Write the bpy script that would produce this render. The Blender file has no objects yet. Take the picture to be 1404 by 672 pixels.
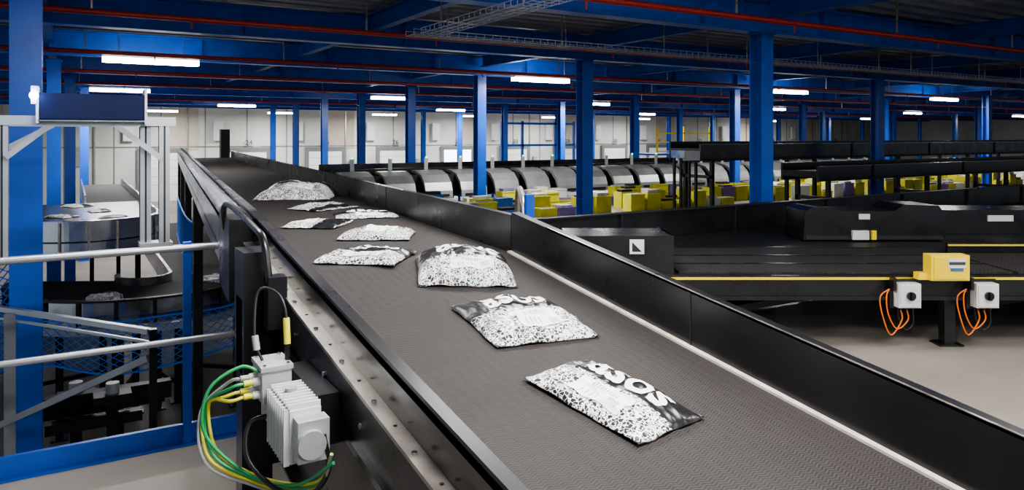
import bpy, bmesh, math, random
from mathutils import Vector, Matrix, noise
random.seed(7)
sc = bpy.context.scene
COL = sc.collection
try:
    sc.view_settings.view_transform = 'AgX'
    sc.view_settings.look = 'AgX - Medium High Contrast'
except Exception: pass

# ------------------------------------------------------------------ materials
def mat(name, col, rough=0.5, metal=0.0, var=0.0, vscale=6.0, bump=0.0, bscale=60.0, rvar=0.0, emit=None, estr=0.0, coat=0.0, spec=None):
    m = bpy.data.materials.new(name); m.use_nodes = True
    nt = m.node_tree; N = nt.nodes; L = nt.links
    b = N['Principled BSDF']
    b.inputs['Base Color'].default_value = (*col, 1)
    b.inputs['Roughness'].default_value = rough
    b.inputs['Metallic'].default_value = metal
    if spec is not None: b.inputs['Specular IOR Level'].default_value = spec
    if coat: b.inputs['Coat Weight'].default_value = coat
    tc = N.new('ShaderNodeTexCoord')
    if var > 0 or rvar > 0:
        n = N.new('ShaderNodeTexNoise'); n.inputs['Scale'].default_value = vscale
        n.inputs['Detail'].default_value = 5
        L.new(tc.outputs['Object'], n.inputs['Vector'])
        if var > 0:
            r = N.new('ShaderNodeMapRange')
            r.inputs[1].default_value = .3; r.inputs[2].default_value = .7
            r.inputs[3].default_value = 1 - var; r.inputs[4].default_value = 1 + var
            L.new(n.outputs['Fac'], r.inputs[0])
            mx = N.new('ShaderNodeVectorMath'); mx.operation = 'SCALE'
            mx.inputs[0].default_value = col
            L.new(r.outputs[0], mx.inputs['Scale'])
            L.new(mx.outputs[0], b.inputs['Base Color'])
        if rvar > 0:
            r2 = N.new('ShaderNodeMapRange')
            r2.inputs[1].default_value = .3; r2.inputs[2].default_value = .7
            r2.inputs[3].default_value = max(.03, rough - rvar); r2.inputs[4].default_value = rough + rvar
            L.new(n.outputs['Fac'], r2.inputs[0]); L.new(r2.outputs[0], b.inputs['Roughness'])
    if bump > 0:
        n2 = N.new('ShaderNodeTexNoise'); n2.inputs['Scale'].default_value = bscale
        L.new(tc.outputs['Object'], n2.inputs['Vector'])
        bp = N.new('ShaderNodeBump'); bp.inputs['Strength'].default_value = bump; bp.inputs['Distance'].default_value = .01
        L.new(n2.outputs['Fac'], bp.inputs['Height']); L.new(bp.outputs[0], b.inputs['Normal'])
    if emit:
        b.inputs['Emission Color'].default_value = (*emit, 1)
        b.inputs['Emission Strength'].default_value = estr
    return m

def belt_mat(name, col, pitch=.010, zig=.020, strength=.6):
    m = mat(name, col, rough=.72, spec=.25)
    nt = m.node_tree; N = nt.nodes; L = nt.links; b = N['Principled BSDF']
    tc = N.new('ShaderNodeTexCoord'); sp = N.new('ShaderNodeSeparateXYZ'); L.new(tc.outputs['Object'], sp.inputs[0])
    def M(op, a, bb=None):
        n = N.new('ShaderNodeMath'); n.operation = op
        for i, v in enumerate((a, bb)):
            if v is None: continue
            if isinstance(v, (int, float)): n.inputs[i].default_value = v
            else: L.new(v, n.inputs[i])
        return n.outputs[0]
    tri = M('PINGPONG', sp.outputs['X'], zig)
    t = M('ADD', sp.outputs['Y'], M('MULTIPLY', tri, .45))
    s = M('SINE', M('MULTIPLY', t, 2 * math.pi / pitch))
    h = M('ADD', M('MULTIPLY', s, .5), .5)
    bp = N.new('ShaderNodeBump'); bp.inputs['Strength'].default_value = strength; bp.inputs['Distance'].default_value = .003
    L.new(h, bp.inputs['Height']); L.new(bp.outputs[0], b.inputs['Normal'])
    n = N.new('ShaderNodeTexNoise'); n.inputs['Scale'].default_value = 2.5; n.inputs['Detail'].default_value = 6
    L.new(tc.outputs['Object'], n.inputs['Vector'])
    k = M('MULTIPLY', M('ADD', M('MULTIPLY', h, .6), .6), M('ADD', M('MULTIPLY', n.outputs['Fac'], .5), .75))
    mx = N.new('ShaderNodeVectorMath'); mx.operation = 'SCALE'; mx.inputs[0].default_value = col
    L.new(k, mx.inputs['Scale']); L.new(mx.outputs[0], b.inputs['Base Color'])
    return m

def bag_mat():
    m = mat('printed_poly', (.85, .85, .85), rough=.36)
    nt = m.node_tree; N = nt.nodes; L = nt.links; b = N['Principled BSDF']
    tc = N.new('ShaderNodeTexCoord')
    n = N.new('ShaderNodeTexNoise'); n.inputs['Scale'].default_value = 62; n.inputs['Detail'].default_value = .6
    n.inputs['Distortion'].default_value = 1.8
    L.new(tc.outputs['Object'], n.inputs['Vector'])
    big = N.new('ShaderNodeTexNoise'); big.inputs['Scale'].default_value = 7
    L.new(tc.outputs['Object'], big.inputs['Vector'])
    ad = N.new('ShaderNodeMath'); ad.operation = 'MULTIPLY_ADD'; L.new(big.outputs['Fac'], ad.inputs[0]); ad.inputs[1].default_value = .45
    L.new(n.outputs['Fac'], ad.inputs[2])
    v = N.new('ShaderNodeTexVoronoi'); v.feature = 'DISTANCE_TO_EDGE'; v.inputs['Scale'].default_value = 60
    L.new(tc.outputs['Object'], v.inputs['Vector'])
    cr = N.new('ShaderNodeMapRange'); cr.inputs[1].default_value = .655; cr.inputs[2].default_value = .675
    cr.inputs[3].default_value = 0; cr.inputs[4].default_value = 1
    L.new(ad.outputs[0], cr.inputs[0])
    c2 = N.new('ShaderNodeMapRange'); c2.inputs[1].default_value = .04; c2.inputs[2].default_value = .06
    L.new(v.outputs['Distance'], c2.inputs[0])
    mu = N.new('ShaderNodeMath'); mu.operation = 'MULTIPLY'; L.new(cr.outputs[0], mu.inputs[0]); L.new(c2.outputs[0], mu.inputs[1])
    mix = N.new('ShaderNodeMix'); mix.data_type = 'RGBA'
    mix.inputs[6].default_value = (.86, .86, .87, 1); mix.inputs[7].default_value = (.02, .02, .022, 1)
    L.new(mu.outputs[0], mix.inputs[0]); L.new(mix.outputs[2], b.inputs['Base Color'])
    return m

BLUE = mat('blue_steel', (.014, .10, .50), .36, 0, .15, 3)
BLUED = mat('blue_steel_dark', (.014, .08, .38), .45, 0, .15, 3)
BLACK = mat('black_paint', (.012, .012, .014), .30, 0, .2, 4, rvar=.05)
BLACKM = mat('black_matt', (.016, .016, .018), .5, 0, .3, 4)
DARKMETAL = mat('dark_sheet_metal', (.13, .13, .135), .2, .95, .2, 1.5, rvar=.04)
STEEL = mat('stainless', (.50, .51, .54), .2, 1, .15, 4, rvar=.08)
GALV = mat('galvanised', (.42, .38, .34), .38, .85, .25, 14, rvar=.1)
HOOD = mat('hood_metal', (.36, .37, .37), .4, .4, .15, 3)
ALU = mat('aluminium', (.42, .44, .47), .38, .7, .08, 6)
BELT = belt_mat('ribbed_belt', (.040, .035, .033))
BELT2 = belt_mat('smooth_belt', (.036, .033, .033), .03, .2, .3)
BELT3 = mat('grey_slide', (.10, .10, .105), .25, .7, .2, 3)
FLOORM = mat('screed_floor', (.255, .23, .20), .42, 0, .10, 1.2, bump=.15, bscale=90, rvar=.08)
FLOORL = mat('lower_concrete', (.20, .18, .16), .55, 0, .2, .8)
RED = mat('red_pipe', (.36, .03, .025), .4, 0, .15, 5)
DECK = mat('metal_deck', (.36, .37, .39), .34, .5, .25, 1.5)
CONC = mat('concrete_panel', (.56, .58, .55), .8, 0, .16, .35)
CONCD = mat('panel_joint', (.22, .23, .22), .8)
CONCB = mat('beige_panel', (.50, .46, .39), .8, 0, .1, .6)
DOORW = mat('dock_door_white', (.80, .81, .82), .5, 0, .05, 2)
DOORG = mat('dock_seal', (.16, .18, .17), .7, 0, .1, 2)
DAYL = mat('daylight_opening', (.8, .85, .9), .5, emit=(.8, .9, 1), estr=4)
YEL = mat('safety_yellow', (.80, .58, .02), .4, 0, .05, 5)
TOTE = mat('yellow_green_tote', (.52, .50, .04), .5, 0, .3, 1.5)
TOTEB = mat('blue_bag', (.02, .12, .38), .5, 0, .2, 2)
PURP = mat('purple_bag', (.16, .12, .32), .5, 0, .2, 2)
WHITE = mat('white_plastic', (.60, .61, .61), .4, 0, .05, 8)
GREYP = mat('grey_cast', (.40, .41, .41), .45, .3, .1, 12)
CREAM = mat('edge_strip', (.50, .45, .40), .5, 0, .25, 12)
BAG = bag_mat()
BAGB = mat('black_poly', (.012, .012, .013), .34, 0, .2, 8)
LAB = mat('paper_label', (.88, .88, .87), .55, 0, .03, 10)
BARC = mat('label_print', (.36, .36, .36), .7, 0, .2, 90)
NAVY = mat('navy_panel', (.008, .012, .04), .8, 0, .1, 4, spec=.15)
NET = mat('blue_net', (.03, .18, .75), .6)
CY = mat('yellow_cable', (.65, .60, .05), .4)
CG = mat('green_cable', (.03, .30, .10), .4)
CGR = mat('grey_cable', (.35, .36, .36), .4)
CB = mat('black_cable', (.015, .015, .015), .4)
CO = mat('orange_cable', (.70, .15, .01), .4)
LAMP = mat('lamp_diffuser', (.9, .9, .9), .4, emit=(1, .99, .96), estr=28)
GRN = mat('green_indicator', (.05, .7, .2), .4, emit=(.1, 1, .35), estr=3)
LED = mat('led_white', (.9, .9, 1), .4, emit=(.50, .58, 1), estr=60)
PARC = mat('grey_parcel', (.45, .44, .43), .6, 0, .4, 9)
SIGN = mat('sign_dark', (.05, .05, .05), .6)

# ------------------------------------------------------------------ mesh builder
class B:
    def __init__(s, name):
        s.name = name; s.v = []; s.f = []; s.mi = []; s.sm = []; s.mats = []; s.M = Matrix.Identity(4)
    def m(s, mt):
        if mt not in s.mats: s.mats.append(mt)
        return s.mats.index(mt)
    def add(s, vs, fs, mt, smooth=False):
        o = len(s.v); i = s.m(mt)
        s.v += [s.M @ Vector(p) for p in vs]
        for f in fs:
            s.f.append([o + k for k in f]); s.mi.append(i); s.sm.append(smooth)
    def box(s, x0, x1, y0, y1, z0, z1, mt, R=None):
        vs = [(x, y, z) for z in (z0, z1) for y in (y0, y1) for x in (x0, x1)]
        if R is not None:
            c = Vector(((x0 + x1) / 2, (y0 + y1) / 2, (z0 + z1) / 2))
            vs = [R @ (Vector(p) - c) + c for p in vs]
        s.add(vs, [(0, 2, 3, 1), (4, 5, 7, 6), (0, 1, 5, 4), (1, 3, 7, 5), (3, 2, 6, 7), (2, 0, 4, 6)], mt)
    def seg(s, p, q, w, h, mt):
        p = Vector(p); q = Vector(q); d = (q - p).normalized()
        up = Vector((0, 0, 1)) if abs(d.z) < .95 else Vector((0, 1, 0))
        a = d.cross(up).normalized(); u = a.cross(d).normalized()
        vs = []
        for c in (p, q):
            for sa, su in ((-1, -1), (1, -1), (1, 1), (-1, 1)):
                vs.append(c + a * sa * w / 2 + u * su * h / 2)
        s.add(vs, [(0, 1, 2, 3), (7, 6, 5, 4), (0, 4, 5, 1), (1, 5, 6, 2), (2, 6, 7, 3), (3, 7, 4, 0)], mt)
    def tube(s, path, r, mt, n=10):
        P = [Vector(p) for p in path]; rings = []
        prev = None
        for i, p in enumerate(P):
            d = (P[min(i + 1, len(P) - 1)] - P[max(i - 1, 0)]).normalized()
            if prev is None:
                up = Vector((0, 0, 1)) if abs(d.z) < .9 else Vector((1, 0, 0))
                a = d.cross(up).normalized()
            else:
                a = (prev - d * prev.dot(d)).normalized()
            prev = a; b = d.cross(a)
            rings.append([p + (a * math.cos(t) + b * math.sin(t)) * r for t in [2 * math.pi * k / n for k in range(n)]])
        vs = [x for R in rings for x in R]; fs = []
        for i in range(len(P) - 1):
            for k in range(n):
                fs.append((i * n + k, i * n + (k + 1) % n, (i + 1) * n + (k + 1) % n, (i + 1) * n + k))
        s.add(vs, fs, mt, True)
        s.add(rings[0], [tuple(range(n))[::-1]], mt); s.add(rings[-1], [tuple(range(n))], mt)
    def prism(s, pts, z0, z1, mt):
        n = len(pts)
        vs = [(x, y, z0) for x, y in pts] + [(x, y, z1) for x, y in pts]
        s.add(vs, [tuple(range(n))[::-1], tuple(range(n, 2 * n))] + [(i, (i + 1) % n, n + (i + 1) % n, n + i) for i in range(n)], mt)
    def loft(s, rings, mt, smooth=False, closed=True, caps=True):
        n = len(rings[0]); vs = [p for r in rings for p in r]; fs = []
        for i in range(len(rings) - 1):
            for k in range(n if closed else n - 1):
                fs.append((i * n + k, i * n + (k + 1) % n, (i + 1) * n + (k + 1) % n, (i + 1) * n + k))
        if caps and closed:
            fs.append(tuple(range(n))[::-1]); fs.append(tuple(range((len(rings) - 1) * n, len(rings) * n)))
        s.add(vs, fs, mt, smooth)
    def done(s, recalc=True, origin=True):
        me = bpy.data.meshes.new(s.name)
        c = Vector((0, 0, 0))
        if origin:
            xs = [p.x for p in s.v]; ys = [p.y for p in s.v]; zs = [p.z for p in s.v]
            c = Vector(((min(xs) + max(xs)) / 2, (min(ys) + max(ys)) / 2, min(zs)))
        me.from_pydata([tuple(p - c) for p in s.v], [], s.f)
        for mt in s.mats: me.materials.append(mt)
        me.polygons.foreach_set('material_index', s.mi)
        me.polygons.foreach_set('use_smooth', s.sm)
        if recalc:
            bm = bmesh.new(); bm.from_mesh(me); bmesh.ops.recalc_face_normals(bm, faces=bm.faces); bm.to_mesh(me); bm.free()
        me.update()
        o = bpy.data.objects.new(s.name, me); o.location = c; COL.objects.link(o)
        return o

def smooth_path(pts, n=8):
    P = [Vector(p) for p in pts]; P = [P[0]] + P + [P[-1]]; out = []
    for i in range(1, len(P) - 2):
        for k in range(n):
            t = k / n; a, b, c, d = P[i - 1:i + 3]
            out.append(.5 * ((2 * b) + (c - a) * t + (2 * a - 5 * b + 4 * c - d) * t * t + (3 * b - a - 3 * c + d) * t ** 3))
    out.append(P[-2]); return out

# ------------------------------------------------------------------ camera (level, lens shifted down)
TH = math.atan2(606, 1000)
cam = bpy.data.cameras.new('camera'); co = bpy.data.objects.new('camera', cam); COL.objects.link(co)
co.location = (0, 0, 1.75); co.rotation_euler = (math.radians(90), 0, -TH)
cam.sensor_width = 36; cam.lens = 36 * 1000 / 1404; cam.shift_y = -149 / 1404; cam.clip_end = 300; cam.clip_start = .05
sc.camera = co

# ------------------------------------------------------------------ shell
LOW = -1.8; YF = 4.56
b = B('floor'); b.box(-6, 70, -6, YF, -.25, 0, FLOORM); b.box(2.75, 70, YF, 19, -.25, 0, FLOORM); b.done()
b = B('floor_lower'); b.box(-8, 70, -6, 43.95, LOW - .2, LOW, FLOORL); b.done()

b = B('ceiling')
prof = []
y = -6.0
while y < 44.2:
    prof += [(y, 3.62), (y + .13, 3.62), (y + .17, 3.70), (y + .30, 3.70)]; y += .34
vs = []; fs = []
for (yy, zz) in prof: vs += [(-8, yy, zz), (70, yy, zz)]
for i in range(len(prof) - 1): fs.append((2 * i, 2 * i + 1, 2 * i + 3, 2 * i + 2))
b.add(vs, fs, DECK); b.box(-8, 70, -6, 44, 3.72, 3.8, DECK); b.done(recalc=False)

YW = 44.0
b = B('wall_back')
b.box(-8, 70, YW, YW + .3, LOW, 3.6, CONC)
x = -7; k = 0
while x < 70:
    b.box(x - .03, x + .03, YW - .02, YW, LOW, 3.5, CONCD)
    if k % 2: b.box(x + 1.3, x + 1.38, YW - .08, YW, LOW, 3.5, GALV)
    if k % 4 == 1: b.box(x + .1, x + 1.9, YW - .03, YW, 1.0, 3.5, CONCB)
    if k % 4 == 3: b.box(x + .3, x + .8, YW - .09, YW, .2, 1.2, GREYP)
    x += 2.25; k += 1
b.box(-8, 70, YW - .05, YW, 1.15, 1.2, CONCD)
b.done()
b = B('wall_right'); b.box(70, 70.3, -6, YW, LOW, 3.6, CONC); b.done()
i = 0
for x in [4.3 + 4.5 * k for k in range(14)]:
    i += 1
    b = B('door_%d' % i)
    opn = i in (5,)
    b.box(x - 1.25, x + 1.25, YW - .18, YW - .1, .85, 1.1, DOORG)
    b.box(x - 1.25, x - 1.02, YW - .18, YW - .1, LOW + .01, .85, DOORG)
    b.box(x + 1.02, x + 1.25, YW - .18, YW - .1, LOW + .01, .85, DOORG)
    b.box(x - 1.02, x + 1.02, YW - .15, YW - .12, LOW + .01, .85, DAYL if opn else DOORW)
    for k in range(4):
        if not opn: b.box(x - 1.02, x + 1.02, YW - .16, YW - .15, -.9 + k * .45, -.88 + k * .45, GREYP)
    b.box(x - 1.9, x - 1.4, YW - .3, YW - .1, 1.5, 2.6, WHITE)
    b.box(x + 1.5, x + 1.75, YW - .3, YW - .1, -.3, .3, GREYP)
    b.done()
    cu = bpy.data.curves.new('dock_number', 'FONT'); cu.body = str(22 + i); cu.size = .42; cu.extrude = .01
    cu.materials.append(SIGN)
    t = bpy.data.objects.new('dock_number_sign', cu); COL.objects.link(t)
    t.location = (x - .2, YW - .23, 1.25); t.rotation_euler = (math.pi / 2, 0, 0)

# ------------------------------------------------------------------ columns + beams
BB = 3.15; BT = 3.58
def hcol(x, y, z0, z1, w=.22, name='steel_column'):
    b = B(name); h = w / 2
    b.box(x - h, x + h, y - h, y - h + .02, z0, z1, BLUE)
    b.box(x - h, x + h, y + h - .02, y + h, z0, z1, BLUE)
    b.box(x - .01, x + .01, y - h + .02, y + h - .02, z0, z1, BLUE)
    b.box(x - h - .05, x + h + .05, y - h - .05, y + h + .05, z0, z0 + .02, BLUE)
    b.box(x - h - .02, x + h + .02, y - h - .02, y + h + .02, z1 - .02, z1, BLUE)
    for zz in (z0 + .6, z1 - .4): b.box(x - h + .01, x + h - .01, y - h + .02, y + h - .02, zz, zz + .012, BLUE)
    b.done()
cols = [(-.25, 15.7), (0.0, 19.7), (.35, 24.2)]
cols += [(8.07, 6.75 + 4 * k) for k in range(8)]
cols += [(17, 10.7 + 4.5 * k) for k in range(7)]
cols += [(27, 13.0 + 3.7 * k) for k in range(8)]
cols += [(37, 14 + 4.2 * k) for k in range(7)]
cols += [(48, 16 + 4.5 * k) for k in range(6)] + [(59, 18.5 + 5 * k) for k in range(5)]
hcol(-.33, 7.75, LOW, BB, .24)
for (x, y) in cols:
    onslab = (y < 19 and x > 2.75)
    hcol(x, y, 0 if onslab else LOW, BB)
ys = [6.75 + 4 * k for k in range(9)] + [2.75]
for y in ys:
    b = B('ceiling_beam')
    b.box(-8, 69.9, y - .11, y + .11, BB, BB + .03, BLUE)
    b.box(-8, 69.9, y - .11, y + .11, BT - .03, BT, BLUE)
    b.box(-8, 69.9, y - .012, y + .012, BB + .03, BT - .03, BLUE)
    x = -7.5
    while x < 69:
        b.box(x, x + .015, y - .1, y + .1, BB + .03, BT - .03, BLUE); x += 2.4
    b.done()
for x in [-.3, 3.9, 8.07, 12.5, 17, 22, 27, 32, 37, 48, 59]:
    b = B('ceiling_joist')
    w = .07
    for (y0, y1) in [(-5.8, 2.6)] + [(2.9 + 4 * k, 6.6 + 4 * k) for k in range(10)]:
        b.box(x - w, x + w, y0, min(y1, 43.8), 3.33, 3.35, BLUED); b.box(x - w, x + w, y0, min(y1, 43.8), 3.56, 3.58, BLUED)
        b.box(x - .01, x + .01, y0, min(y1, 43.8), 3.35, 3.56, BLUED)
    b.done()
for y in (5.7, 9.1, 13.4, 17.4, 21.4, 29.4):
    b = B('sprinkler_pipe')
    b.tube([(-8, y, 3.1), (69.5, y, 3.1)], .035, RED, 10)
    x = -6.0
    while x < 60:
        b.box(x - .01, x + .01, y - .01, y + .01, 3.1, 3.6, GALV)
        b.tube([(x + 1, y, 3.1), (x + 1, y, 2.99)], .012, RED, 6); x += 3.1
    b.done()
def tray(p, q, w, name='cable_tray'):
    b = B(name); p = Vector(p); q = Vector(q); d = (q - p); Ln = d.length; d.normalize(); a = Vector((-d.y, d.x, 0))
    for s_, zz in ((-1, 0), (-1, .06), (1, 0), (1, .06), (-.33, 0), (.33, 0)):
        o = a * s_ * w / 2 + Vector((0, 0, zz)); b.seg(p + o, q + o, .008, .008, ALU)
    t = 0
    while t < Ln:
        c = p + d * t
        b.seg(c - a * w / 2, c + a * w / 2, .006, .006, ALU)
        for s_ in (-1, 1): b.seg(c + a * s_ * w / 2, c + a * s_ * w / 2 + Vector((0, 0, .06)), .006, .006, ALU)
        t += .12
    t = .5
    while t < Ln:
        c = p + d * t; b.seg(c + Vector((0, 0, 0)), (c.x, c.y, 3.61), .012, .012, GALV); t += 1.8
    b.done()
tray((3.7, 3.6, 2.97), (3.7, 7.95, 2.97), .3)
tray((3.5, 8.15, 2.97), (22, 8.15, 2.97), .25)

# ------------------------------------------------------------------ lamps
def lamp(x, y, power, vis=True):
    b = B('ceiling_lamp')
    b.box(x - .75, x + .75, y - .08, y + .08, 3.07, 3.12, WHITE)
    b.box(x - .74, x + .74, y - .09, y + .09, 2.99, 3.07, LAMP)
    for xx in (x - .5, x + .5): b.box(xx - .006, xx + .006, y - .006, y + .006, 3.12, 3.61, GALV)
    b.done()
    li = bpy.data.lights.new('lamp_light', 'AREA'); li.shape = 'RECTANGLE'; li.size = 1.4; li.size_y = .12
    li.energy = power; li.color = (1, .98, .95)
    o = bpy.data.objects.new('lamp_light', li); COL.objects.link(o); o.location = (x, y, 2.985)
for y, xs in ((-2.2, (1.2, 6)), (1.2, (1.3, 5.2, 9.0)), (4.4, (.4, 3.0)), (13.9, (1.2, 9.2, 17.8, 26, 37)),
              (23.1, (1.2, 9.3, 17.8, 28.5, 40, 52)), (32.2, (6, 16, 28.5, 38.5, 50)), (41.0, (4, 10, 16, 22, 28, 36, 50))):
    for x in xs:
        p = 125 if y < 10 else (210 if y < 20 else 330)
        if x == .4: p = 45
        if y == 1.2 and x > 5: p = 90
        if y == 13.9 and x < 2: p = 130
        lamp(x, y, p)
w = bpy.data.worlds.new('world'); sc.world = w; w.use_nodes = True
w.node_tree.nodes['Background'].inputs[0].default_value = (.80, .89, 1, 1)
w.node_tree.nodes['Background'].inputs[1].default_value = .65

# ------------------------------------------------------------------ main conveyor
XL = .676; W = 1.272; YJ = 3.23; ZJ = 1.15; SL = .1386; YE = 21.6
def cp(c, z, y):
    if y <= YJ: return (XL + c, y, ZJ - SL * (YJ - y) + z)
    return (XL + c + .104 * (y - YJ), y, ZJ + z)
def sweep(b, c0, c1, z0, z1, mt, y0, y1):
    st = [y0] + ([YJ] if y0 < YJ < y1 else []) + [y1]
    b.loft([[cp(c0, z0, y), cp(c1, z0, y), cp(c1, z1, y), cp(c0, z1, y)] for y in st], mt)
cv = B('belt_conveyor')
Y0 = -1.2
sweep(cv, 0, W, -.012, 0, BELT, Y0, YE)
sweep(cv, .0, W, -.06, -.02, BLACKM, Y0, YE)
sweep(cv, .02, W - .02, -.25, -.06, BLACKM, Y0, YJ - .1)
sweep(cv, W - .02, W + .003, .001, .01, CREAM, Y0, YJ)
sweep(cv, W + .003, W + .012, -.1, .2, BLACK, Y0, YJ - .004)
sweep(cv, W + .003, W + .05, .2, .208, BLACK, Y0, YJ - .004)
sweep(cv, W + .003, W + .010, .2, .2105, GALV, Y0, 2.9)  # pale metal line drawn in as the highlight on the guard's top edge
sweep(cv, W + .003, W + .012, -.1, .185, BLACK, YJ + .004, YE)
sweep(cv, W + .003, W + .045, .185, .193, BLACK, YJ + .004, YE)
sweep(cv, W + .012, W + .08, -.2, .03, BLACK, Y0, YE)
for yy in (.6, 1.95, 5.6, 8.1, 10.6, 13.2):
    sweep(cv, W + .0, W + .004, .0, .2 if yy < YJ else .185, BLACKM, yy, yy + .006)
# left guard
FC = -.072
sweep(cv, -.012, 0, -.02, .28, BLACK, Y0, YE)
sweep(cv, -.03, 0.002, .28, .29, BLACK, Y0, YE)
sweep(cv, -.032, -.012, .17, .262, DARKMETAL, Y0, YJ)
sweep(cv, -.028, -.012, .05, .262, STEEL, YJ + .3, YE)
sweep(cv, FC, -.032, .172, .182, GALV, Y0, YJ - .1)
sweep(cv, FC, FC + .01, -.30, .172, BLACK, Y0, YJ - .1)
sweep(cv, FC - .012, FC, .03, .05, DARKMETAL, Y0, YJ - .1)
sweep(cv, FC - .035, FC, -.31, -.30, BLACK, Y0, YJ - .1)
sweep(cv, -.10, -.028, .03, .05, STEEL, YJ + .3, YE)
sweep(cv, -.10, -.09, -.04, .19, STEEL, YJ + .3, YE)
sweep(cv, -.10, -.03, .18, .19, STEEL, YJ + .3, YE)
yy = -.5
while yy < 3.1:
    p = Vector(cp(-.056, .182, yy)); cv.tube([p, p + Vector((0, 0, .005))], .007, STEEL, 8)
    p = Vector(cp(-.05, .182, yy + .12)); cv.tube([p, p + Vector((0, 0, .002))], .005, BLACK, 6)
    yy += .24
yy = .2
while yy < 3.0:
    p = Vector(cp(FC, .11, yy)); cv.tube([p, p + Vector((-.006, 0, 0))], .008, STEEL, 8); yy += .3
cv.tube([cp(-.05, -.05, YE), cp(W + .05, -.05, YE)], .06, STEEL, 14)
cv.loft([[cp(-.125, -.06, y), cp(-.03, -.06, y), cp(-.03, .275, y), cp(-.125, .275, y)] for y in (3.12, YJ, 3.55)], BLACK)
hp = smooth_path([(.56, 3.25, 1.36), (.545, 3.2, 1.455), (.545, 3.05, 1.475), (.545, 2.62, 1.435), (.55, 2.50, 1.40), (.56, 2.46, 1.27)], 6)
cv.tube(hp, .012, BLACK, 10)
cv.box(.55, .61, 2.43, 2.50, 1.12, 1.29, BLACK)
def leg(b, x, y, z0, z1, w=.09):
    b.box(x - w / 2, x + w / 2, y - w / 2, y + w / 2, z0, z1, BLACK); b.box(x - w, x + w, y - w, y + w, z0, z0 + .015, BLACK)
leg(cv, .545, 2.62, 0, 1.2, .1); leg(cv, XL + W + .09, 2.62, 0, .86, .1)
cv.box(.495, .58, 2.54, 2.70, .95, 1.36, BLACK)
cv.box(.5, 2.0, 2.58, 2.66, .25, .33, BLACK); cv.box(.5, 2.0, 2.58, 2.66, .62, .7, BLACK)
leg(cv, .60, .3, 0, .5, .1); leg(cv, XL + W + .05, .3, 0, .5, .1)
for y in (4.2, 8.3, 12.3, 16.5, 20.6):
    xl = cp(-.05, 0, y)[0]; xr = cp(W + .05, 0, y)[0]
    if y > 5: leg(cv, xl, y, LOW if xl < 2.75 else 0, 1.12)
    leg(cv, xr, y, 0 if (y < YF or xr > 2.85) else LOW, 1.05)
    if y > 5: cv.box(xl, xr, y - .03, y + .03, .8, .88, BLACK)
conv = cv.done()

b = B('scanner_post'); x, y, z = cp(W - .12, 0, 21.9)
b.box(x - .12, x + .12, y, y + .25, LOW, 1.95, BLACKM); b.box(x - .3, x + .3, y - .1, y + .35, LOW, LOW + .03, BLACKM); b.done()

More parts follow.
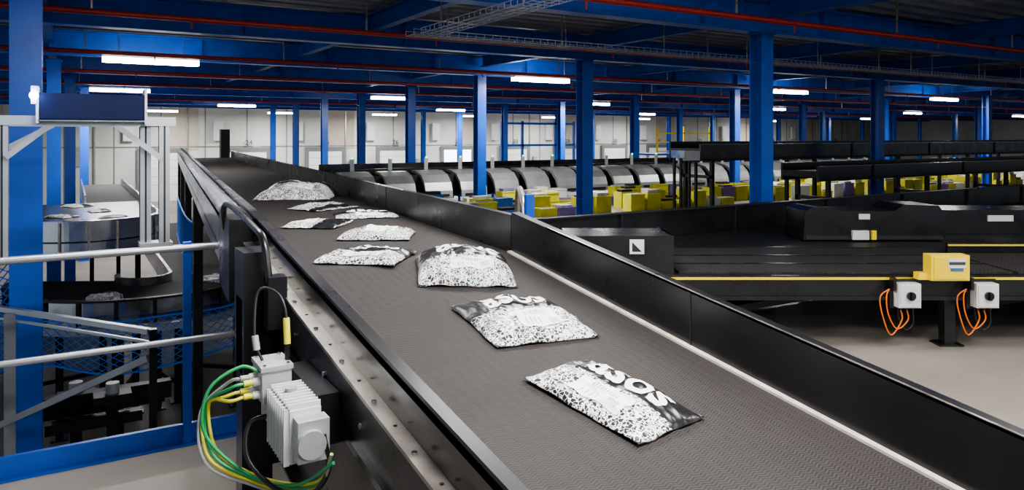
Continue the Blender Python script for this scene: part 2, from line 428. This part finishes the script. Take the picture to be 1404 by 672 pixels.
# ------------------------------------------------------------------ mail bags
def make_bag(cx, cy, zb, w, l, t, rot, seed, tilt=0.0, band=.1, flip=False, text=True, label=True):
    rnd = random.Random(seed); off = Vector((seed * 3.1, seed * 1.7, 0))
    skew = rnd.uniform(-.05, .05)
    def H(a, bb):
        e = max(0, (1 - abs(a) ** 4)) * max(0, (1 - abs(bb) ** 4))
        n1 = noise.noise(Vector((a * 1.3, bb * 1.3, 0)) + off)
        r1 = 1 - abs(noise.noise(Vector((a * 1.4 + bb * .6, bb * 2.6, 3)) + off)) * 2.4
        r2 = 1 - abs(noise.noise(Vector((a * 2.8, bb * 1.3 - a * .7, 7)) + off)) * 2.4
        r3 = 1 - abs(noise.noise(Vector((a * 6, bb * 6, 13)) + off)) * 2.2
        edge = .006 + .009 * noise.noise(Vector((a * 2.5, bb * 2.5, 5)) + off)
        cr = (.006 * max(0, r1) ** 2 + .006 * max(0, r2) ** 2 + .002 * max(0, r3) ** 2)
        return max(.003, edge) + t * (e ** .75) * (1 + .4 * n1) + cr * (e ** .3) * min(1.5, .5 + t / .06)
    def XY(a, bb):
        x = a * w / 2 * (1 - .02 * (1 - bb * bb) + .022 * noise.noise(Vector((bb * 3, a, 1)) + off))
        y = bb * l / 2 * (1 - .02 * (1 - a * a) + .022 * noise.noise(Vector((a * 3, bb, 2)) + off))
        return x + skew * y, y
    n = 72
    o = B('mail_bag')
    vs = []
    for j in range(n + 1):
        for i in range(n + 1):
            a = -1 + 2 * i / n; bb = -1 + 2 * j / n; x, y = XY(a, bb); vs.append((x, y, H(a, bb)))
    top = len(vs)
    for j in range(n + 1):
        for i in range(n + 1):
            a = -1 + 2 * i / n; bb = -1 + 2 * j / n; x, y = XY(a, bb)
            e = (1 - abs(a) ** 6) * (1 - abs(bb) ** 6)
            vs.append((x, y, vs[j * (n + 1) + i][2] * (1 - min(1, e * 2.5)) + .001 if e < .4 else .001))
    fa = []; fb = []; fu = []
    for j in range(n):
        for i in range(n):
            q = (j * (n + 1) + i, j * (n + 1) + i + 1, (j + 1) * (n + 1) + i + 1, (j + 1) * (n + 1) + i)
            (fb if band < (-1 + 2 * (i + .5) / n) < .95 else fa).append(q)
            fu.append(tuple(top + k for k in q[::-1]))
    base = len(o.v)
    o.add(vs, fa, BAG, True)
    i2 = o.m(BAGB)
    for q in fb: o.f.append([base + k for k in q]); o.mi.append(i2); o.sm.append(True)
    for q in fu: o.f.append([base + k for k in q]); o.mi.append(i2); o.sm.append(True)
    def inv(x, y):
        a = (x) / (w / 2); bb = y / (l / 2)
        for _ in range(6):
            px, py = XY(a, bb); a += (x - px) / (w / 2); bb += (y - py) / (l / 2)
        return max(-1, min(1, a)), max(-1, min(1, bb))
    if label:
        lw = .56 * (w / 2 * (1 + band)); ll = .44 * l; lx = (-1 + band) / 2 * w / 2 + .02 * w; ly = -.04 * l
        g = 40; vv = []; fw = []; fk = []
        for j in range(g + 1):
            for i in range(g + 1):
                x = lx + (i / g - .5) * lw; y = ly + (j / g - .5) * ll
                vv.append((x, y, H(*inv(x, y)) + .0028))
        for j in range(g):
            for i in range(g):
                q = (j * (g + 1) + i, j * (g + 1) + i + 1, (j + 1) * (g + 1) + i + 1, (j + 1) * (g + 1) + i)
                dark = (5 < i < 19 and 3 < j < 12 and (i * 7 + j * 5) % 3) or (24 < i < 34 and 8 < j < 30 and j % 2 == 0) or (5 < i < 18 and 18 < j < 34 and j % 4 == 0)
                (fk if dark else fw).append(q)
        bs = len(o.v); o.add(vv, fw, LAB, True); i3 = o.m(BARC)
        for q in fk: o.f.append([bs + k for k in q]); o.mi.append(i3); o.sm.append(True)
    if text:
        cu = bpy.data.curves.new('txt', 'FONT'); cu.body = 'asos'; cu.size = 1; cu.offset = .022; cu.resolution_u = 4
        to = bpy.data.objects.new('txt', cu); COL.objects.link(to); bpy.context.view_layer.update()
        me = bpy.data.meshes.new_from_object(to.evaluated_get(bpy.context.evaluated_depsgraph_get()))
        bpy.data.objects.remove(to)
        bm = bmesh.new(); bm.from_mesh(me); bmesh.ops.triangulate(bm, faces=bm.faces)
        xs = [v.co.x for v in bm.verts]; tw = max(xs) - min(xs); xm = (max(xs) + min(xs)) / 2
        ysn = [v.co.y for v in bm.verts]; th_ = max(ysn) - min(ysn); ym = (max(ysn) + min(ysn)) / 2
        bw = (.93 - band) * w / 2
        sz = .66 * l / tw; szy = min(sz * 1.1, .66 * bw / th_)
        for _ in range(4):
            ed = [e for e in bm.edges if e.calc_length() * sz > .010]
            if not ed: break
            bmesh.ops.subdivide_edges(bm, edges=ed, cuts=1); bmesh.ops.triangulate(bm, faces=bm.faces)
        bm.verts.index_update()
        vv = []
        xc = (band + .93) / 2 * w / 2
        for v in bm.verts:
            y = -(v.co.x - xm) * sz - .03 * l; x = xc + (v.co.y - ym) * szy
            vv.append((x, y, H(*inv(x, y)) + .0025))
        ff = [tuple(v.index for v in f.verts) for f in bm.faces]
        o.add(vv, ff, LAB, True); bm.free()
    ob = o.done(recalc=False, origin=False)
    M = Matrix.Translation((cx, cy, zb)) @ Matrix.Rotation(tilt, 4, 'X') @ Matrix.Rotation(rot, 4, 'Z')
    ob.matrix_world = M
    return ob
A = math.atan(SL)
def zn(y): return ZJ - SL * (YJ - y) + .0015
R = math.radians
make_bag(1.41, 1.75, zn(1.75), .29, .47, .035, R(8), 1, A, band=.02)
make_bag(1.49, 2.38, zn(2.38), .42, .42, .04, R(86), 2, A, band=.15)
make_bag(1.56, 3.0, zn(3.0), .42, .44, .08, R(68), 3, A, band=-.1)
make_bag(1.24, 3.42, ZJ + .0015, .38, .40, .03, R(50), 4, 0, band=.0)
make_bag(1.57, 4.14, ZJ + .0015, .38, .42, .035, R(60), 5, 0, band=.97, text=False)
make_bag(1.43, 4.88, ZJ + .0015, .36, .42, .02, R(-35), 6, 0, band=.2, text=False)
make_bag(1.90, 5.25, ZJ + .0015, .38, .46, .02, R(75), 7, 0, band=-.2)
make_bag(1.80, 6.0, ZJ + .0015, .36, .48, .025, R(-65), 8, 0, band=.5, text=False, label=False)
make_bag(1.90, 7.15, ZJ + .0015, .62, .70, .13, R(62), 9, 0, band=.1)

# ------------------------------------------------------------------ gear motor with cables
b = B('drive_motor')
b.M = Matrix.Translation((.497, 1.94, 1.005)) @ Matrix.Scale(.78, 4) @ Matrix.Translation((-.47, -1.8, -1.02))
b.box(.43, .53, 1.66, 1.90, .93, 1.10, WHITE)
for k in range(9):
    yy = 1.665 + k * .028
    b.box(.412, .43, yy, yy + .008, .925, 1.105, WHITE); b.box(.425, .53, yy, yy + .008, 1.10, 1.118, WHITE)
b.box(.44, .54, 1.60, 1.66, .95, 1.08, GREYP)
b.tube([(.48, 1.58, 1.01), (.48, 1.66, 1.01)], .045, GREYP, 16)
b.box(.40, .50, 1.91, 2.06, 1.05, 1.16, GREYP)
b.box(.395, .505, 1.905, 2.065, 1.16, 1.175, GREYP)
for (xx, yy) in ((.41, 1.92), (.49, 1.92), (.41, 2.05), (.49, 2.05)): b.tube([(xx, yy, 1.175), (xx, yy, 1.181)], .006, STEEL, 6)
b.box(.42, .50, 1.93, 2.02, .98, 1.05, GREYP)
b.tube([(.47, 1.80, 1.118), (.47, 1.80, 1.13)], .02, GREYP, 12)
b.tube([(.50, 2.0, 1.01), (.575, 2.0, 1.01)], .04, BLACK, 12); b.box(.53, .605, 1.7, 2.1, .95, 1.12, BLACK)
gl = []
for k in range(4):
    z = 1.075 + (k % 2) * .045; yy = 1.945 + (k // 2) * .06
    b.tube([(.40, yy, z), (.375, yy, z)], .014, WHITE, 10); b.tube([(.375, yy, z), (.345, yy, z)], .011, CY if k < 3 else CGR, 10)
    gl.append((.345, yy, z))
cab = [CY, CG, CY, CGR]
for k, g in enumerate(gl):
    o = k * .012
    b.tube(smooth_path([g, (g[0] - .04, g[1] + .01, g[2] - .01), (.25 - o * .6, 2.05 + o, 1.04 - o), (.27 - o, 2.02, .88 - o), (.38, 1.94, .80 - o), (.48, 1.80, .80 - o), (.53, 1.66, .86 - o * .6), (.54, 1.58, .97)], 8), .006, cab[k], 8)
b.tube(smooth_path([(.42, 2.0, 1.175), (.40, 2.03, 1.25), (.42, 2.08, 1.40), (.47, 2.06, 1.41), (.50, 2.0, 1.35), (.50, 1.97, 1.175)], 8), .005, CB, 8)
b.tube([(.50, 1.985, 1.32), (.50, 1.97, 1.23)], .012, CY, 10); b.tube([(.50, 1.97, 1.23), (.50, 1.967, 1.17)], .010, BLACK, 10)
b.tube([(.40, 2.03, 1.26), (.405, 2.02, 1.21)], .012, CGR, 10)
b.tube(smooth_path([(.46, 1.92, 1.0), (.37, 1.95, .98), (.35, 1.9, .88), (.42, 1.8, .80), (.5, 1.7, .80), (.54, 1.62, .90), (.52, 1.6, 1.03)], 8), .009, CB, 8)
b.tube(smooth_path([(.40, 1.95, 1.15), (.34, 1.98, 1.17), (.24, 2.0, 1.10), (.23, 2.0, .95), (.36, 1.93, .81), (.47, 1.75, .82), (.54, 1.56, .95)], 8), .006, CG, 8)
b.done()

# ------------------------------------------------------------------ guard rail + toe board
b = B('guard_railing')
YR = YF - .03
b.box(-3.2, 1.9, YR - .01, YR + .02, 0.001, .11, BLUE)
b.box(-3.2, 1.9, YR - .06, YR - .01, 0.001, .012, BLUE)
for x in (-2.4, -.9, .57):
    b.box(x - .022, x + .022, YR - .04, YR - .01, .012, 1.15, BLUE)
b.tube([(-3.2, YR - .055, 1.12), (.86, YR - .055, 1.12)], .019, ALU, 12)
b.tube([(-3.2, YR - .055, .60), (.92, YR - .055, .60)], .019, ALU, 12)
b.done()
b = B('support_frame')
b.seg((-.75, 7.75, .32), (.5, 5.95, .32), .045, .04, ALU)
b.seg((-.75, 7.75, .24), (.5, 5.95, .24), .02, .02, ALU)
b.seg((-.42, 7.25, -1.8), (-.42, 7.25, .30), .08, .08, ALU)
b.seg((-.8, 7.7, -.85), (.5, 5.98, .12), .05, .05, ALU)
b.seg((.52, 5.93, -1.8), (.52, 5.93, .34), .05, .05, BLACK)
b.seg((-.8, 7.5, -.55), (-.8, 7.5, LOW), .07, .07, ALU)
b.done()

# ------------------------------------------------------------------ scanner gantry
b = B('scanner_gantry')
def prof4(x, y, z0, z1, w=.065):
    h = w / 2
    b.box(x - h, x + h, y - h, y + h, z0, z1, ALU)
    for s_ in (-1, 1):
        b.box(x - .006, x + .006, y + s_ * h - .001, y + s_ * h + .001, z0, z1, BLACKM)
        b.box(x + s_ * h - .001, x + s_ * h + .001, y - .006, y + .006, z0, z1, BLACKM)
for (x, y) in ((-.36, 5.5), (.55, 5.5), (.44, 5.56)): prof4(x, y, 1.0, 1.88)
for (x, y) in ((-.46, 6.1), (.48, 6.15)): prof4(x, y, .91, 1.88)
b.box(-3, .95, 5.48, 5.52, .975, 1.0, ALU); b.box(-3, .9, 6.09, 6.13, .885, .91, ALU)
b.box(-.5, .62, 5.46, 5.54, 1.82, 1.88, ALU); b.box(-.5, .62, 6.08, 6.16, 1.82, 1.88, ALU)
b.box(.4, .6, 5.46, 5.62, 1.0, 1.03, ALU)
for x in (-.4, .55): b.box(x - .03, x + .03, 5.5, 6.12, 1.82, 1.88, ALU)
b.seg((.25, 5.46, 1.83), (.53, 5.46, 1.60), .025, .035, ALU)
b.seg((-.1, 5.46, 1.83), (-.34, 5.46, 1.62), .025, .035, ALU)
b.seg((-.1, 6.06, 1.83), (-.45, 6.06, 1.62), .025, .035, ALU)
b.box(-.17, .42, 5.36, 5.52, 1.85, 2.02, NAVY)
b.box(-.16, .41, 5.353, 5.36, 1.86, 2.01, NAVY)
b.box(-.18, -.165, 5.35, 5.53, 1.83, 2.06, GREYP); b.box(.42, .435, 5.35, 5.53, 1.83, 2.06, GREYP)
b.box(-.17, .42, 5.35, 5.365, 1.845, 1.852, STEEL)
b.tube([(-.19, 5.34, 2.0), (-.19, 5.325, 2.0)], .024, LED, 12)
b.box(-.205, -.175, 5.34, 5.37, 1.95, 2.06, GREYP)
b.box(-2.9, -2.84, 5.47, 6.13, LOW, .885, ALU)
b.done()
li = bpy.data.lights.new('led_light', 'POINT'); li.energy = 2.5; li.color = (.4, .5, 1); li.shadow_soft_size = .03
o = bpy.data.objects.new('led_light', li); COL.objects.link(o); o.location = (-.21, 5.25, 2.0)

# ------------------------------------------------------------------ lower curved conveyors
def arc_ring(cx, cy, r0, r1, z0, z1, a0, a1, n=48):
    rings = []
    for i in range(n + 1):
        a = math.radians(a0 + (a1 - a0) * i / n); c = math.cos(a); s_ = math.sin(a)
        rings.append([(cx + r0 * c, cy + r0 * s_, z0), (cx + r1 * c, cy + r1 * s_, z0), (cx + r1 * c, cy + r1 * s_, z1), (cx + r0 * c, cy + r0 * s_, z1)])
    return rings
b = B('curved_conveyor')
cx, cy = .85, 11.0
for (r0, r1, z0, z1, mt) in ((.35, 1.5, -.24, -.2, BELT2), (.35, 1.5, -.40, -.24, BLACKM), (1.5, 1.54, -.46, -.14, STEEL), (1.5, 1.58, -.15, -.125, BLACK), (.31, .35, -.42, -.1, STEEL), (1.54, 1.6, -.52, -.44, GREYP)):
    b.loft(arc_ring(cx, cy, r0, r1, z0, z1, 150, 360), mt)
for i in range(14):
    a = math.radians(165 + i * 15); b.box(cx + 1.55 * math.cos(a) - .02, cx + 1.55 * math.cos(a) + .02, cy + 1.55 * math.sin(a) - .02, cy + 1.55 * math.sin(a) + .02, -.42, -.14, BLACK)
for a in (195, 225, 255, 285, 320):
    a = math.radians(a)
    for r in (.5, 1.35):
        px = cx + r * math.cos(a); py = cy + r * math.sin(a)
        b.box(px - .04, px + .04, py - .04, py + .04, LOW, -.4, BLACK); b.box(px - .09, px + .09, py - .09, py + .09, LOW, LOW + .02, BLACK)
    b.seg((cx + .4 * math.cos(a), cy + .4 * math.sin(a), -.48), (cx + 1.5 * math.cos(a), cy + 1.5 * math.sin(a), -.48), .08, .12, BLACK)
    b.seg((cx + .5 * math.cos(a), cy + .5 * math.sin(a), -1.3), (cx + 1.35 * math.cos(a), cy + 1.35 * math.sin(a), -1.3), .05, .05, BLACK)
b.box(cx + .35, cx + 1.5, cy, 18, -.24, -.2, BELT2); b.box(cx + 1.5, cx + 1.54, cy, 18, -.4, -.1, STEEL); b.box(cx + .31, cx + .35, cy, 18, -.4, -.1, STEEL)
b.done()
b = B('upper_curved_conveyor')
cx2, cy2 = .22, 11.6
for (r0, r1, z0, z1, mt) in ((.02, .86, .50, .54, BELT3), (.86, .89, .22, .66, STEEL), (.84, .93, .66, .68, STEEL), (.02, .88, .22, .26, STEEL), (.89, .90, .40, .42, BLACK)):
    b.loft(arc_ring(cx2, cy2, r0, r1, z0, z1, 180, 360), mt)
for i in range(9):
    a = math.radians(185 + i * 21); b.box(cx2 + .90 * math.cos(a) - .012, cx2 + .90 * math.cos(a) + .012, cy2 + .90 * math.sin(a) - .012, cy2 + .90 * math.sin(a) + .012, .24, .66, GALV)
b.box(cx2 - .86, cx2 + .86, cy2, 15.3, .50, .54, BELT3)
b.box(cx2 - .89, cx2 - .86, cy2, 15.3, .22, .68, STEEL); b.box(cx2 + .86, cx2 + .89, cy2, 15.3, .22, .68, STEEL)
b.box(.25, 1.1, 15.3, 21, .50, .54, BELT2); b.box(1.1, 1.13, 15.3, 21, .3, .68, STEEL); b.box(.22, .25, 15.3, 21, .3, .68, STEEL)
for (px, py) in ((-.5, 12.8), (.95, 13.4), (.9, 18), (.4, 18)):
    b.box(px - .04, px + .04, py - .04, py + .04, LOW, .5, BLACK)
b.done()
b = B('conveyor_support_stand')
for (px, py) in ((.05, 8.2), (.35, 8.0)):
    b.box(px - .05, px + .05, py - .05, py + .05, LOW, -.75, BLACK); b.box(px - .14, px + .14, py - .14, py + .14, LOW, LOW + .02, BLACK)
    b.box(px - .16, px + .16, py - .1, py + .1, -.80, -.72, BLACK); b.tube([(px, py, -.72), (px, py, -.62)], .06, GREYP, 12)
b.box(-.2, .6, 7.9, 8.02, -1.0, -.9, BLACK); b.box(-.3, .9, 8.3, 8.42, -.95, -.78, BLACK)
b.seg((-.3, 9.0, LOW), (-.3, 9.0, -.5), .08, .08, BLACK); b.box(-.5, .9, 8.95, 9.07, -1.2, -1.1, BLACK)
b.done()
for (x, y, z, s_, r) in ((.1, 11.9, .541, .22, 20), (.55, 12.3, .541, .2, 70), (-.1, 12.8, .541, .22, 40), (.4, 13.5, .541, .22, 10), (.1, 14.6, .541, .25, 30)):
    make_bag(x, y, z, s_ * 1.4, s_ * 1.7, .03, R(r), int(x * 50 + y * 10), 0, band=.0, text=False, label=False)
for (x, y, r) in ((.35, 9.9, 0), (1.75, 10.5, 40)):
    make_bag(x, y, -.199, .4, .5, .06, R(r), int(y * 7), 0, band=.8, text=False, label=True)

def net(name, fn, nu, nv, th=.004):
    b = B(name); P = [[Vector(fn(i / nu, j / nv)) for i in range(nu + 1)] for j in range(nv + 1)]
    for j in range(nv):
        for i in range(nu):
            if (i + j) % 2 == 0: b.seg(P[j][i], P[j + 1][i + 1], th, th, NET)
            else: b.seg(P[j][i + 1], P[j + 1][i], th, th, NET)
    for i in range(nu):
        b.seg(P[nv][i], P[nv][i + 1], th * 2.5, th * 2.5, NET); b.seg(P[0][i], P[0][i + 1], th * 2.5, th * 2.5, NET)
    b.done()
def f1(u, v):
    a = math.radians(165 + 190 * u); r = 1.66 + .10 * math.sin(v * math.pi) + .04 * math.sin(u * 30)
    return (.85 + r * math.cos(a), 11.0 + r * math.sin(a), -.34 - .5 * v - .1 * abs(math.sin(u * 9)) * v)
net('safety_net', f1, 90, 14, .007)
net('safety_net', lambda u, v: (-1.6 + 1.15 * u, 8.3 + .6 * u, .75 - 1.3 * v - .12 * math.sin(u * 3.1)), 28, 32, .009)
net('safety_net', lambda u, v: (1.22 + .3 * u, 9.0 + 4.2 * u, .75 - .6 * v - .1 * math.sin(u * 3.1)), 60, 10, .008)

# ------------------------------------------------------------------ right-hand merge conveyors
b = B('merge_conveyor')
b.box(4.05, 30, 6.28, 6.33, .55, .9, BLACK); b.box(4.05, 30, 6.24, 6.34, .89, .905, BLACKM)
x = 5.2
while x < 30: b.box(x, x + .02, 6.25, 6.28, .58, .89, BLACKM); x += 1.8
b.prism([(3.35, 5.10), (10.86, .55), (16, .55), (16, 6.24), (3.35, 6.24)], .42, .595, BLACKM)
b.M = Matrix.Rotation(-TH, 4, 'Z')
b.box(.2, 9, 6.03, 6.09, .40, .60, BLACK)
b.box(.9, 9, 6.02, 6.03, .565, .585, YEL)
b.box(.2, 9, 6.0, 6.03, .40, .43, BLACK)
for (d0, d1) in ((6.12, 6.5), (6.54, 6.95), (6.99, 7.45)):
    b.box(1.4, 4.2, d0, d1, .596, .612, BELT2); b.box(1.4, 4.2, d1 + .005, d1 + .03, .596, .618, BLACK)
b.box(4.3, 9, 7.2, 7.24, .596, .70, BLACK); b.box(4.3, 9, 7.18, 7.2, .67, .685, YEL)
b.box(4.25, 9, 6.12, 7.1, .596, .61, BELT2)
b.box(.45, 1.35, 6.08, 6.11, .59, .92, BLACK); b.box(.45, 1.35, 6.11, 6.6, .90, .92, BLACK); b.box(1.33, 1.35, 6.11, 6.7, .59, .92, BLACK)
b.box(.98, 1.10, 6.07, 6.08, .77, .89, WHITE)
b.add([(1.0, 6.068, .79), (1.08, 6.068, .79), (1.0, 6.068, .87)], [(0, 1, 2)], BLACKM)
b.box(.1, .5, 6.15, 6.9, .596, .8, BLACKM)
for (X, d) in ((3.66, 6.14), (1.3, 6.4), (2.4, 7.6), (4.9, 7.3), (6.6, 6.3), (3.5, 8.8), (5.6, 9)):
    b.box(X - .045, X + .045, d - .045, d + .045, 0, .42, BLACK); b.box(X - .1, X + .1, d - .08, d + .08, 0, .015, BLACK)
b.box(3.6, 3.72, 6.08, 6.2, .36, .50, BLACK)
b.box(1.5, 3.3, 6.9, 7.2, .24, .38, BLACKM); b.seg((1.2, 6.5, .12), (3.3, 7.0, .34), .3, .06, BLACKM); b.box(1.4, 6, 7.6, 7.7, .2, .3, BLACK)
b.seg((3.9, 6.5, .3), (5.6, 7.2, .3), .3, .12, BLACKM)
b.done()

b = B('conveyor_housing'); b.M = Matrix.Rotation(-TH, 4, 'Z')
pr = [(3.2, .612), (4.75, .612), (4.75, .90), (4.68, .99), (4.3, 1.0), (4.2, .93), (3.6, .93), (3.3, .97), (3.22, .93)]
b.loft([[(x, y, z) for (x, z) in pr] for y in (8.0, 8.55)], BLACK)
b.box(3.22, 4.73, 7.99, 8.0, .62, .66, BLACKM); b.box(3.72, 3.9, 7.96, 8.0, .62, .72, WHITE); b.box(3.93, 3.98, 7.96, 8.0, .62, .72, YEL)
b.box(3.8, 3.92, 7.985, 8.0, .84, .90, WHITE)
b.box(4.9, 6.6, 8.6, 9.2, .60, .88, BLACK); b.box(5.6, 5.9, 8.58, 8.6, .75, .82, WHITE)
b.done()

b = B('emergency_stop_box'); b.M = Matrix.Rotation(-TH, 4, 'Z')
b.box(3.38, 3.69, 5.88, 5.998, .585, .79, YEL); b.box(3.40, 3.67, 5.87, 5.88, .6, .775, YEL)
b.box(3.51, 3.65, 5.863, 5.87, .69, .765, WHITE); b.box(3.515, 3.645, 5.861, 5.863, .715, .74, SIGN); b.box(3.53, 3.63, 5.863, 5.87, .665, .685, TOTEB)
b.box(3.30, 3.38, 5.92, 5.998, .585, .64, YEL)
b.done()
for X in (3.22, 3.85):
    b = B('isolator_switch'); b.M = Matrix.Rotation(-TH, 4, 'Z')
    b.box(X - .09, X + .09, 5.9, 5.985, .36, .555, WHITE); b.box(X - .08, X + .08, 5.89, 5.9, .37, .545, WHITE)
    b.tube([(X, 5.89, .46), (X, 5.87, .46)], .035, BLACK, 16); b.box(X - .008, X + .008, 5.855, 5.87, .43, .49, BLACK)
    b.box(X - .12, X + .12, 5.985, 5.995, .34, .58, BLACK); b.box(X - .12, X - .10, 5.92, 5.99, .50, .6, BLACK)
    for s_, mt in ((-.05, CO), (.0, CO), (.05, CB)):
        b.tube([(X + s_, 5.95, .36), (X + s_, 5.95, .335)], .013, BLACK, 8)
        if mt is CO:
            b.tube(smooth_path([(X + s_, 5.95, .335), (X + s_ + .01, 5.95, .25), (X + s_ - .08, 5.95, .18 + s_), (X + s_ - .15, 5.95, .30), (X - .16 + s_, 5.96, .44), (X - .13, 5.97, .5)], 6), .006, mt, 8)
        else:
            b.tube(smooth_path([(X + s_, 5.95, .335), (X + s_, 5.95, .22), (X, 5.96, .17), (X - .05, 5.97, .25), (X - .06, 5.98, .38)], 6), .006, mt, 8)
    b.done()
b = B('bent_tube_bumper'); b.tube(smooth_path([(2.5, 3.95, 0), (2.5, 3.95, .9), (2.52, 4.0, 1.27), (2.62, 4.2, 1.36), (2.85, 4.6, 1.36), (2.93, 4.75, 1.27), (2.95, 4.78, .9), (2.95, 4.78, 0)], 8), .022, GALV, 10)
b.box(2.44, 2.56, 3.89, 4.01, 0, .012, BLUE); b.box(2.47, 2.53, 3.9, 3.93, 1.1, 1.38, BLUE); b.done()

# ------------------------------------------------------------------ elevated conveyors, back right
def elev(name, y0, y1, x0, x1, z0, z1, step=3.6):
    b = B(name)
    b.box(x0, x1, y0, y0 + .05, z0, z1, BLACK); b.box(x0, x1, y1 - .05, y1, z0, z1 + .05, BLACK)
    b.box(x0, x1, y0 + .05, y1 - .05, z0 + .08, z1 - .1, BELT2)
    b.box(x0, x1, y0 - .03, y0, z0 + .02, z0 + .05, BLACKM); b.box(x0, x1, y0 - .02, y0, z1 - .012, z1, DARKMETAL)
    x = x0 + .4
    while x < x1:
        for yy in (y0 + .05, y1 - .12): b.box(x, x + .08, yy, yy + .08, 0, z0, BLACK)
        b.box(x, x + .08, y0 + .05, y1 - .05, z0 - .4, z0 - .33, BLACK)
        b.box(x + 1.4, x + 1.45, y0 - .02, y0, z0, z1, BLACKM); x += step
    b.done()
elev('elevated_conveyor', 11.6, 12.6, 11.9, 45, 1.20, 1.58)
elev('elevated_conveyor', 9.3, 10.2, 12.8, 36, .84, 1.15)
b = B('conveyor_drive_cabinet')
b.box(11.45, 11.88, 11.6, 11.9, 1.22, 1.42, WHITE); b.box(11.3, 11.45, 11.62, 11.9, 1.28, 1.44, STEEL)
for (x, y) in ((11.35, 11.65), (11.8, 11.65), (11.35, 11.85), (11.8, 11.85)): b.box(x - .025, x + .025, y - .025, y + .025, 0, 1.28, BLACK)
b.done()

# ------------------------------------------------------------------ sorter with hooded chutes
b = B('sorter_chute_row')
x = 5.4
while x < 26:
    pr = [(16.1, .25), (16.12, .42), (16.2, .62), (16.4, .80), (16.7, .89), (17.0, .90), (17.0, .84), (16.72, .82), (16.46, .74), (16.28, .58), (16.18, .40), (16.16, .25)]
    b.loft([[(x, yy, z) for (yy, z) in pr], [(x + .72, yy, z) for (yy, z) in pr]], HOOD)
    b.add([(x + .73, 16.2, .3), (x + .73, 17.0, .3), (x + .73, 17.0, .88), (x + .73, 16.7, .86), (x + .73, 16.3, .68)], [(0, 1, 2, 3, 4)], DARKMETAL)
    b.box(x + .74, x + .95, 16.5, 17.0, .2, .80, BLACKM)
    b.box(x + .1, x + .62, 16.08, 16.11, .28, .34, BLACKM)
    b.box(x + .35, x + .45, 16.98, 17.0, .9, 1.2, GREYP); b.box(x + .38, x + .42, 16.95, 16.99, 1.2, 1.24, GRN)
    b.box(x + .02, x + .06, 16.3, 16.36, 0, .3, BLUE)
    x += .97
b.box(5.3, 26, 17.02, 18.0, .75, .86, BLACKM); b.box(5.3, 26, 17.0, 17.05, .2, .95, BLACK); b.box(5.3, 26, 18.0, 18.05, .2, 1.05, DARKMETAL)
x = 5.5
while x < 26: b.box(x, x + .08, 17.9, 17.98, 0, .75, BLACK); x += 2
b.done()
b = B('tote_stacks'); rnd = random.Random(3)
for row, yy in enumerate((13.0, 13.7, 14.5, 15.3)):
    x = 4.6 + row * .3
    while x < 30:
        clear = all(abs(cx_ - x - .25) > .5 or abs(cy_ - yy - .15) > .45 for cx_, cy_ in cols)
        if clear and rnd.random() < .85:
            mt = rnd.choice([TOTE, TOTE, TOTE, TOTEB, TOTEB, PURP] if x < 9 else [TOTE] * 9 + [WHITE, PURP])
            z = 0.0; n = 1 if rnd.random() < (.75 if x < 9 else .5) else 2
            for k in range(n):
                h = .2
                b.box(x, x + .42, yy, yy + .3, z, z + .03, mt)
                b.box(x, x + .03, yy, yy + .3, z + .03, z + h, mt); b.box(x + .39, x + .42, yy, yy + .3, z + .03, z + h, mt)
                b.box(x + .03, x + .39, yy, yy + .03, z + .03, z + h, mt); b.box(x + .03, x + .39, yy + .27, yy + .3, z + .03, z + h, mt)
                b.box(x - .01, x + .43, yy - .01, yy + .0, z + h - .03, z + h, mt)
                z += h
            b.box(x + .05, x + .37, yy + .05, yy + .25, z - .12, z - .02 + rnd.random() * .1, rnd.choice([WHITE, PURP, PARC, BLACKM]))
        x += .5
b.done()
b = B('access_platform')
for x in (27.5, 29.5, 31.5): b.box(x - .04, x + .04, 30, 30.08, LOW, 2.3, YEL)
for z in (.9, 1.4, 1.9): b.box(27.5, 31.5, 30, 30.05, z, z + .06, YEL)
b.box(27.4, 31.6, 30, 31.5, .7, .8, BLUED)
b.done()
b = B('rack_frame')
for x in (20, 21.3, 23.5, 24.8):
    b.box(x - .06, x + .06, 34, 34.12, LOW, 2.6, BLUE)
for z in (0, 1.2, 2.4): b.box(20, 24.8, 34, 34.1, z, z + .12, BLUE)
b.done()
